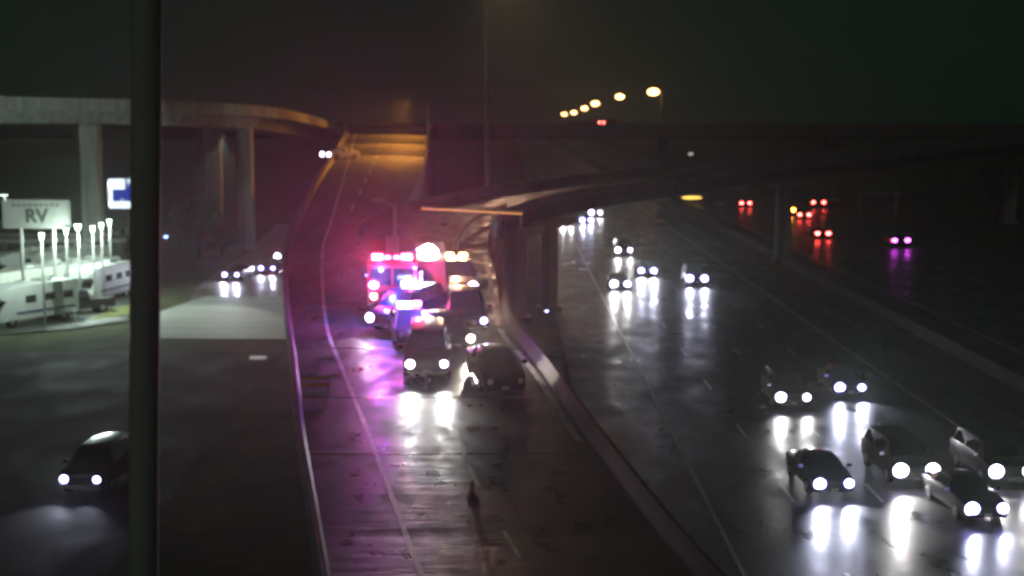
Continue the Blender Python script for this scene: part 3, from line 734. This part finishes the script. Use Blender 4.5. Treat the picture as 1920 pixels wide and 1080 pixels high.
# car cresting the ramp
p = onramp(628, 300); t = make_vehicle('sedan', 'white', 'on_white', lens=.34, beam=.15); put(t, (p.x + .6, p.y + 1, p.z + .02), PI - .75, 'white car high up on the left edge of the orange-lit ramp', 'car')

# ---- incident vehicles on the ramp
def on(px, py, kind, paint, li, yaw, lab, cat, **kw):
    p = onramp(px, py); t = make_vehicle(kind, paint, li, **kw)
    hl = TYPES[kind]['L']/2; a = PI + yaw
    c = p + Vector((math.sin(a) * hl * -1, -math.cos(a) * hl * 1, 0)) * 1.0
    c = p - Vector((-math.sin(a), math.cos(a), 0)) * hl
    gr = (zr(c.y + 1.4) - zr(c.y - 1.4)) / 2.8
    put(t, (c.x, c.y, zr(c.y) + .03), a, lab, cat)
    t.rotation_euler = (-math.atan(gr) * math.cos(yaw), 0, a)
    return t
RY = .17    # the ramp's own heading
on(801, 719, 'suv', 'black', 'on_white', RY*.3, 'black suv with headlights on at the front of the emergency vehicles', 'suv', lens=.2, beam=1.6)
on(948, 746, 'sedan', 'black', 'off', RY + .02, 'dark parked car with its lights off beside the right ramp barrier', 'car')
on(858, 664, 'sedan', 'black', 'on_warm', .38, 'dark car turned askew with warm headlights, behind the front black suv', 'car', lens=.24, beam=7)
on(877, 638, 'pickup', 'black', 'on_cool', RY*.5, 'large dark pickup truck behind the askew car, on the right of the ramp', 'pickup truck', lens=.2, beam=1.2)
on(777, 655, 'sedan', 'navy', 'off', RY, 'dark police car with a violet and blue light bar directly behind the front black suv', 'police car', bar='vv')
on(718, 628, 'suv', 'navy', 'on_white', -.45, 'dark police suv with a blue light bar at the left of the emergency vehicles', 'police car', bar='bb', lens=.24, beam=.8)
on(860, 570, 'pickup', 'silver', 'on_white', RY*.5, 'silver pickup with an amber roof beacon behind the dark pickup', 'pickup truck', bar='am', lens=.30, beam=.6)
amb = on(806, 590, 'van', 'white', 'on_warm', RY*.5, 'white ambulance with a red side stripe in the middle of the vehicles', 'ambulance', stripe=True, lens=.16, beam=.4, bar='rb')

# fire engine
def fire_engine(loc, rz):
    t = empty('fire_engine', loc, rz); tag(t, 'red fire engine with flashing red lights at the left rear of the vehicles', 'fire engine')
    red, ch = PAINT['red'], M['chrome']
    b = MB(); b.box((0, 3.1, 1.75), (2.42, 2.0, 2.1)); b.build('cab', red, t, bevel=.12)
    b = MB(); b.box((0, -.9, 1.75), (2.42, 5.8, 2.0)); b.build('pump_body', red, t, bevel=.05)
    b = MB(); b.box((0, 0, .68), (2.1, 8.2, .3)); b.build('chassis', M['black'], t)
    b = MB(); b.box((0, 4.32, .72), (2.4, .5, .34)); b.build('bumper', ch, t, bevel=.06)
    b = MB(); b.box((0, 4.11, 1.15), (1.2, .06, .5)); b.build('grille', ch, t, bevel=.02)
    for s in (-1, 1):
        b = MB(); b.box((s*.56, 4.105, 2.12), (1.02, .04, .85)); b.build('windshield', M['glass'], t, bevel=.015)
        b = MB(); b.box((s*1.215, 3.3, 2.1), (.04, .9, .75)); b.build('side_window', M['glass'], t)
        b = MB(); b.box((s*1.42, 4.05, 2.15), (.14, .08, .45)); b.cyl((s*1.2, 4.0, 2.2), (s*1.4, 4.05, 2.2), .02, .02, 6); b.build('mirror', ch, t)
        b = MB(); b.ball((s*.92, 4.13, 1.15), (.17, .07, .17), 2); b.build('headlight', M['head_warm'], t)
        b = MB(); b.ball((s*.92, 4.14, 1.72), (.28, .08, .22), 2); b.build('warning_light', M['red_strobe'], t)
        b = MB()
        for k in range(4): b.box((s*1.222, -2.9 + k*1.25, 1.5), (.03, 1.1, 1.1))
        b.build('locker_door', M['galv'], t)
        for yy in (2.6, -2.2):
            wr = .52; x = s*1.05; b = MB()
            b.rings([[Vector((x + u, yy + r_*math.cos(a_*PI/10), wr + r_*math.sin(a_*PI/10))) for a_ in range(20)] for u, r_ in ((.16, wr*.6), (.17, wr*.92), (.13, wr), (-.13, wr), (-.17, wr*.92), (-.16, wr*.6))])
            o = b.build('wheel', M['rubber'], t); b = MB(); b.cyl((x + s*.14, yy, wr), (x + s*.19, yy, wr), wr*.56, wr*.3, 14); b.build('rim', M['rim'], o)
    b = MB(); b.box((0, 3.5, 2.84), (2.0, .34, .08)); o = b.build('light_bar', M['black'], t)
    for s in (-.72, -.22, .22, .72):
        b = MB(); b.box((s, 3.5, 3.0), (.56, .3, .34) if abs(s) > .5 else (.30, .26, .16)); b.build('lens', M['red_strobe'] if abs(s) > .5 else M['red_strobe'], o, bevel=.03)
    b = MB()
    for x in (-.3, .3): b.box((x, -.9, 2.95), (.06, 5.4, .1))
    for k in range(14): b.cyl((-.3, -3.4 + k*.38, 2.95), (.3, -3.4 + k*.38, 2.95), .02, .02, 6)
    b.build('ladder', M['galv'], t)
    for x in (-.9, .9):
        point(t, (x, 3.95, 3.05), 450, (1, .05, .12), .12, name='strobe_light')
        spot(t, (x, 3.9, 3.1), (x*3, 18, 6), 8500, (1, .03, .12), ang=36, blend=1, name='strobe_light')
        spot(t, (x, 4.3, 1.5), (x*3, 18, 6.2), 6500, (1, .03, .12), ang=34, blend=1, name='strobe_light')
    return t
p = onramp(723, 605)
fe = fire_engine((p.x, p.y + 4.4, zr(p.y + 4.4) + .03), PI + .08); fe.rotation_euler[0] = -.07
# huge white scene floodlight on the ambulance roof
top = D(805, 480, amb.location.y - .8).z - amb.location.z
b = MB(); b.cyl((0, .6, 2.55), (0, .6, top - .3), .06, .05, 8); b.build('mast', M['galv'], amb)
b = MB(); b.ball((0, .9, top + .1), (.56, .22, .66), 2); b.build('floodlight', M['flood'], amb)
b = MB(); b.box((0, .66, top + .05), (1.1, .12, 1.0)); b.build('housing', M['black'], amb, bevel=.03)
spot(amb, (0, 1.15, top), (0, 14, -2), 22000, (.93, 1, .93), ang=150, blend=.9, size=.4, name='flood_light')
# loose flashing light energy
for (px, py, h, pw, c_, off) in ((782, 655, 1.9, 600, (.40, .12, 1), .8), (712, 620, 2.4, 900, (.12, .15, 1), .5), (850, 560, 2.6, 1000, (1, .5, .25), 1.2)):
    p = onramp(px, py); point(None, (p.x, p.y + off, p.z + h), pw, c_, .12, name='strobe_light')

for (px, py, h, c_) in ((782, 655, 1.6, (.35, .22, 1)), (712, 620, 2.1, (.2, .25, 1))):
    p = onramp(px, py); spot(None, (p.x, p.y + .2, p.z + h), (p.x, p.y - 18, p.z + h + 6), 5000, c_, ang=38, blend=1, name='strobe_light')

# ---- barricade and cone
p = onramp(592, 748); t = empty('barricade', p, .2); tag(t, 'small yellow and white striped barricade on the ramp shoulder beside the left barrier', 'barricade')
for s in (-1, 1):
    b = MB(); b.cyl((s*.5, -.28, 0), (s*.5, 0, 1.0), .025, .025, 6); b.cyl((s*.5, .28, 0), (s*.5, 0, 1.0), .025, .025, 6); b.build('leg', M['galv'], t)
yel = mat('reflective_yellow', (.65, .42, .03), .35, noise=(4, 4, 4), var=.3); wh = M['paint']
for z_, mm in ((.86, yel), (.60, yel), (.30, wh)):
    b = MB(); b.box((0, -.02 - (1-z_)*.28, z_), (1.1, .03, .15), rx=-.27); b.build('board', mm, t)
b = MB(); b.ball((0, -.05, 1.03), (.07, .05, .07), 2); b.build('lamp', M['lamp_off'], t)
def cone(px, py, lab):
    p = onramp(px, py); t = empty('traffic_cone', p); tag(t, lab, 'traffic cone')
    b = MB(); b.box((0, 0, .02), (.34, .34, .04)); b.build('base', M['rubber'], t)
    b = MB(); b.cyl((0, 0, .04), (0, 0, .5), .11, .025, 14); b.build('body', mat('cone_orange', (.6, .13, .02), .5), t)
    b = MB(); b.cyl((0, 0, .26), (0, 0, .36), .073, .056, 14); b.build('collar', M['paint'], t)
cone(885, 930, 'small traffic cone on the lane line in the near part of the ramp')

# ---- motorhomes in the lot
def motorhome(paint='white', kind=0):
    t = empty('motorhome'); m = mat('rv_shell', (.72, .76, .72) if kind == 0 else (.6, .62, .55), .35, coat=.4, noise=(.8, .8, .8), var=.08)
    b = MB()
    prof = [(-3.9, .5), (-3.95, 2.9), (-3.6, 3.15), (2.6, 3.15), (3.9, 2.85), (3.95, 2.3), (3.1, 2.05), (3.75, 1.35), (3.95, .95), (3.9, .5)]
    if kind == 1: prof = [(-3.9, .5), (-3.95, 2.9), (-3.7, 3.1), (3.3, 3.1), (3.8, 2.8), (3.95, 1.2), (3.9, .5)]
    b.rings([[Vector((s*1.22, y, z)) for y, z in prof] for s in (-1, 1)]); b.build('shell', m, t, bevel=.05)
    if kind == 1: q = [Vector((-1.05, 3.86, 1.45)), Vector((1.05, 3.86, 1.45)), Vector((1.0, 3.77, 2.6)), Vector((-1.0, 3.77, 2.6))]
    else: q = [Vector((-1.0, 3.68, 1.45)), Vector((1.0, 3.68, 1.45)), Vector((.95, 3.2, 1.95)), Vector((-.95, 3.2, 1.95))]
    MB().slab([v + Vector((0, .03, 0)) for v in q], (0, 1, .3), .03).build('windshield', M['glass'], t)
    for s in (-1, 1):
        for y_ in (-2.8, -1.0, .9):
            b = MB(); b.box((s*1.235, y_, 2.05), (.04, 1.0, .55)); b.build('window', M['glass'], t)
        b = MB(); b.box((s*1.235, -.6, 1.05), (.03, 5.8, .16)); b.build('stripe', PAINT['blue'] if kind == 0 else PAINT['tan'], t)
        for y_ in (2.7, -2.3):
            b = MB(); b.cyl((s*.95, y_, .42), (s*1.2, y_, .42), .42, .42, 18); o = b.build('wheel', M['rubber'], t)
            b = MB(); b.cyl((s*1.19, y_, .42), (s*1.23, y_, .42), .24, .2, 14); b.build('rim', M['rim'], o)
        b = MB(); b.ball((s*.9, 3.93, 1.0), (.16, .05, .12), 2); b.build('headlight', M['lamp_off'], t)
    b = MB(); b.box((1.24, 1.9, 1.55), (.04, .7, 1.9)); b.build('door', m, t, bevel=.01)
    b = MB(); b.box((0, 3.95, .55), (2.2, .16, .24)); b.build('bumper', M['chrome'], t, bevel=.03)
    b = MB(); b.box((0, -1.4, 3.25), (.9, 1.1, .26)); b.build('roof_unit', m, t, bevel=.04)
    return t
mh = [motorhome(kind=0), motorhome(kind=1)]
lots = [(40, 612, 0, 2.62, 'white motorhome at the front left corner of the dealership lot'),
        (14, 580, 1, 2.75, 'pale motorhome at the left edge behind the front corner one'),
        (66, 566, 0, 2.7, 'white motorhome left of the nearest lamp pole'),
        (108, 562, 1, 2.75, 'pale motorhome between the first and second lamp poles'),
        (146, 556, 0, 2.8, 'white motorhome behind the third lamp pole'),
        (178, 568, 0, 2.95, 'white motorhome facing the road at the right end of the lot'),
        (30, 536, 0, 2.7, 'white motorhome in the back row of the lot, at the left edge'),
        (80, 532, 1, 2.8, 'pale motorhome in the back row of the lot, under the sign'),
        (128, 528, 0, 2.75, 'white motorhome in the back row of the lot, between the lamp poles')]
used = [False, False]
for px, py, k, a, lab in lots:
    t = mh[k] if not used[k] else dup(mh[k]); used[k] = True
    p = W(px, py); put(t, (p.x, p.y + 2, .02), a, lab, 'motorhome', 'motorhomes parked in the lot')
p = W(137, 590); t = make_vehicle('pickup', 'black', 'off'); put(t, (p.x, p.y + 1, .02), 2.2, 'dark pickup parked in front of the motorhomes beside the grass verge', 'pickup truck')
# small monument sign post at the lot edge
p = W(141, 608); t = empty('marker_post', p); tag(t, 'short white marker post at the kerb in front of the dark parked pickup', 'post')
b = MB(); b.cyl((0, 0, 0), (0, 0, 1.1), .06, .06, 8); b.build('post', M['plate'], t); b = MB(); b.box((0, -.03, 1.15), (.3, .03, .2)); b.build('plate', M['plate'], t)

# small lights
def small_light(px, py, d, col, s, lab, r=.16):
    p = D(px, py, d); t = empty('small_lamp', (p.x, d, 0)); tag(t, lab, 'lamp')
    b = MB(); b.cyl((0, 0, 0), (0, 0, p.z), .05, .05, 6); b.build('post', M['pole'], t)
    b = MB(); b.ball((0, 0, p.z + r*.7), (r*(2.2 if r > .5 else 1.5), r*.6, r*(.3 if r > .5 else .8)), 2); b.build('lamp', emis('small_lamp_glow', col, s), t)
small_light(1025, 585, 108, (.4, .4, 1), 9, 'tiny blue-white lamp at the foot of the red-lit pier', .09)
small_light(311, 446, 180, (.25, .35, 1), 8, 'tiny blue lamp low between the near pole and the trees', .2)
small_light(1297, 377, 258, (1, .6, .1), 2.2, 'small amber roadside lamp under the far overpass', .9)
small_light(1295, 291, 258, (.8, .9, .8), .5, 'dim pale lamp high up below the far overpass', .35)
for px, py in ((1040, 630), (1042, 666)):
    p = W(px, py); b = MB(); b.box((p.x, p.y, .03), (.7, .35, .05)); tag(b.build('drain_cover', M['galv'], smooth=False), 'pale metal drain cover beside the freeway, ' + ('nearer the pier foot' if py == 630 else 'nearer the camera'), 'drain cover')
# overhead sign far right
p = D(1648, 348, 230); t = empty('highway_sign', (p.x, 230, 0)); tag(t, 'faint dark highway sign panel at the right under the overpass', 'highway sign')
b = MB(); b.box((0, 0, p.z), (7.5, .15, 2.6)); b.build('panel', mat('sign_green', (.05, .11, .07), .5, noise=(1, 1, 1)), t)
b = MB(); b.box((0, -.1, p.z - 1.4), (7.6, .12, .16)); b.build('light_rail', M['galv'], t)
for s in (-3, 3):
    b = MB(); b.cyl((s, .2, 0), (s, .2, p.z + 1), .14, .14, 8); b.build('post', M['pole'], t)

# ---- concrete median barrier
ml = [Vector((30.2, y, 0)) for y in range(-20, 261, 10)]
parapet('median_barrier', ml, side=1, h=.9, label='long low concrete barrier in the freeway median', thick=.5, m=M['dark_barrier'])

# ---- trees
leafm = [mat('foliage', (.045, .07, .03), .8, noise=(1, 1, 1), var=.4), mat('foliage_dark', (.03, .05, .025), .8, noise=(1, 1, 1), var=.4)]
bark = mat('bark', (.09, .07, .05), .9, noise=(3, 3, 1))
def tree(loc, h, rad, label, n=900, mi=0):
    rnd = random.Random(int(loc[0]*13 + loc[1]*7)); t = empty('tree', loc); tag(t, label, 'tree', 'dark trees')
    b = MB(); b.cyl((0, 0, 0), (rad*.05, 0, h*.55), h*.035, h*.018, 8)
    tips = []
    for k in range(7):
        a = k*2.4; q = Vector((math.cos(a)*rad*rnd.uniform(.3, .65), math.sin(a)*rad*rnd.uniform(.3, .65), h*rnd.uniform(.55, .9))); tips.append(q)
        b.cyl((0, 0, h*rnd.uniform(.25, .5)), q, h*.014, h*.005, 6)
    b.build('trunk', bark, t)
    b = MB()
    cl = [(q, rad*rnd.uniform(.3, .5)) for q in tips] + [(Vector((rnd.uniform(-.6, .6)*rad, rnd.uniform(-.6, .6)*rad, h*rnd.uniform(.4, .93))), rad*rnd.uniform(.18, .4)) for _ in range(9)]
    for _ in range(n):
        q, r_ = rnd.choice(cl); v = Vector((rnd.gauss(0, 1), rnd.gauss(0, 1), rnd.gauss(0, 1))).normalized() * r_ * rnd.random()**.4
        c = q + v; s = rnd.uniform(.14, .3); u = Vector((rnd.gauss(0, 1), rnd.gauss(0, 1), rnd.gauss(0, 1))).normalized(); w_ = u.orthogonal().normalized()
        b.face([c - u*s, c + w_*s*.6, c + u*s, c - w_*s*.6])
    b.build('crown', leafm[mi], t, smooth=False)
for px, base, d_, h, rad, lab in ((372, 470, 158, 6.0, 3.4, 'dark tree hiding the foot of the second flyover pier'), (415, 470, 162, 3.6, 2.3, 'low dark tree just left of the rightmost flyover pier'),
    (330, 470, 170, 4.4, 3.2, 'dark tree right of the near pole, left of the two by the flyover piers'), (232, 480, 150, 3.6, 2.6, 'low dark tree beside the blue screen billboard post'),
    (225, 500, 128, 2.2, 2.0, 'round dark shrub at the right end of the dealership lot')):
    x = Xat(px, d_, 2); tree((x, d_, 0), h, rad, lab, mi=1)
labs = ['tree beyond the far right of the opposite carriageway, nearest of the row', 'second tree of the row beyond the opposite carriageway', 'third tree of the row beyond the opposite carriageway', 'fourth tree of the row beyond the opposite carriageway', 'farthest tree of the row beyond the opposite carriageway']
for k, (x, y) in enumerate(((66, 150), (70, 172), (68, 196), (75, 214), (72, 236))):
    tree((x, y, 0), 8.5 + (k % 3), 4.2, labs[k], n=800)

# ---- haze: damp night air
hz = MB(); hz.box((0, 1130, 29), (1900, 2500, 64)); hb = hz.build('haze', None, smooth=False)
hm = bpy.data.materials.new('haze'); hm.use_nodes = True; n = hm.node_tree.nodes; n.remove(n['Principled BSDF'])
pv = n.new('ShaderNodeVolumePrincipled'); pv.inputs['Color'].default_value = (.88, 1.0, .88, 1); pv.inputs['Density'].default_value = 0.00034; pv.inputs['Anisotropy'].default_value = .84
hm.node_tree.links.new(pv.outputs[0], n['Material Output'].inputs['Volume']); hb.data.materials.append(hm)
tag(hb, kind='stuff')
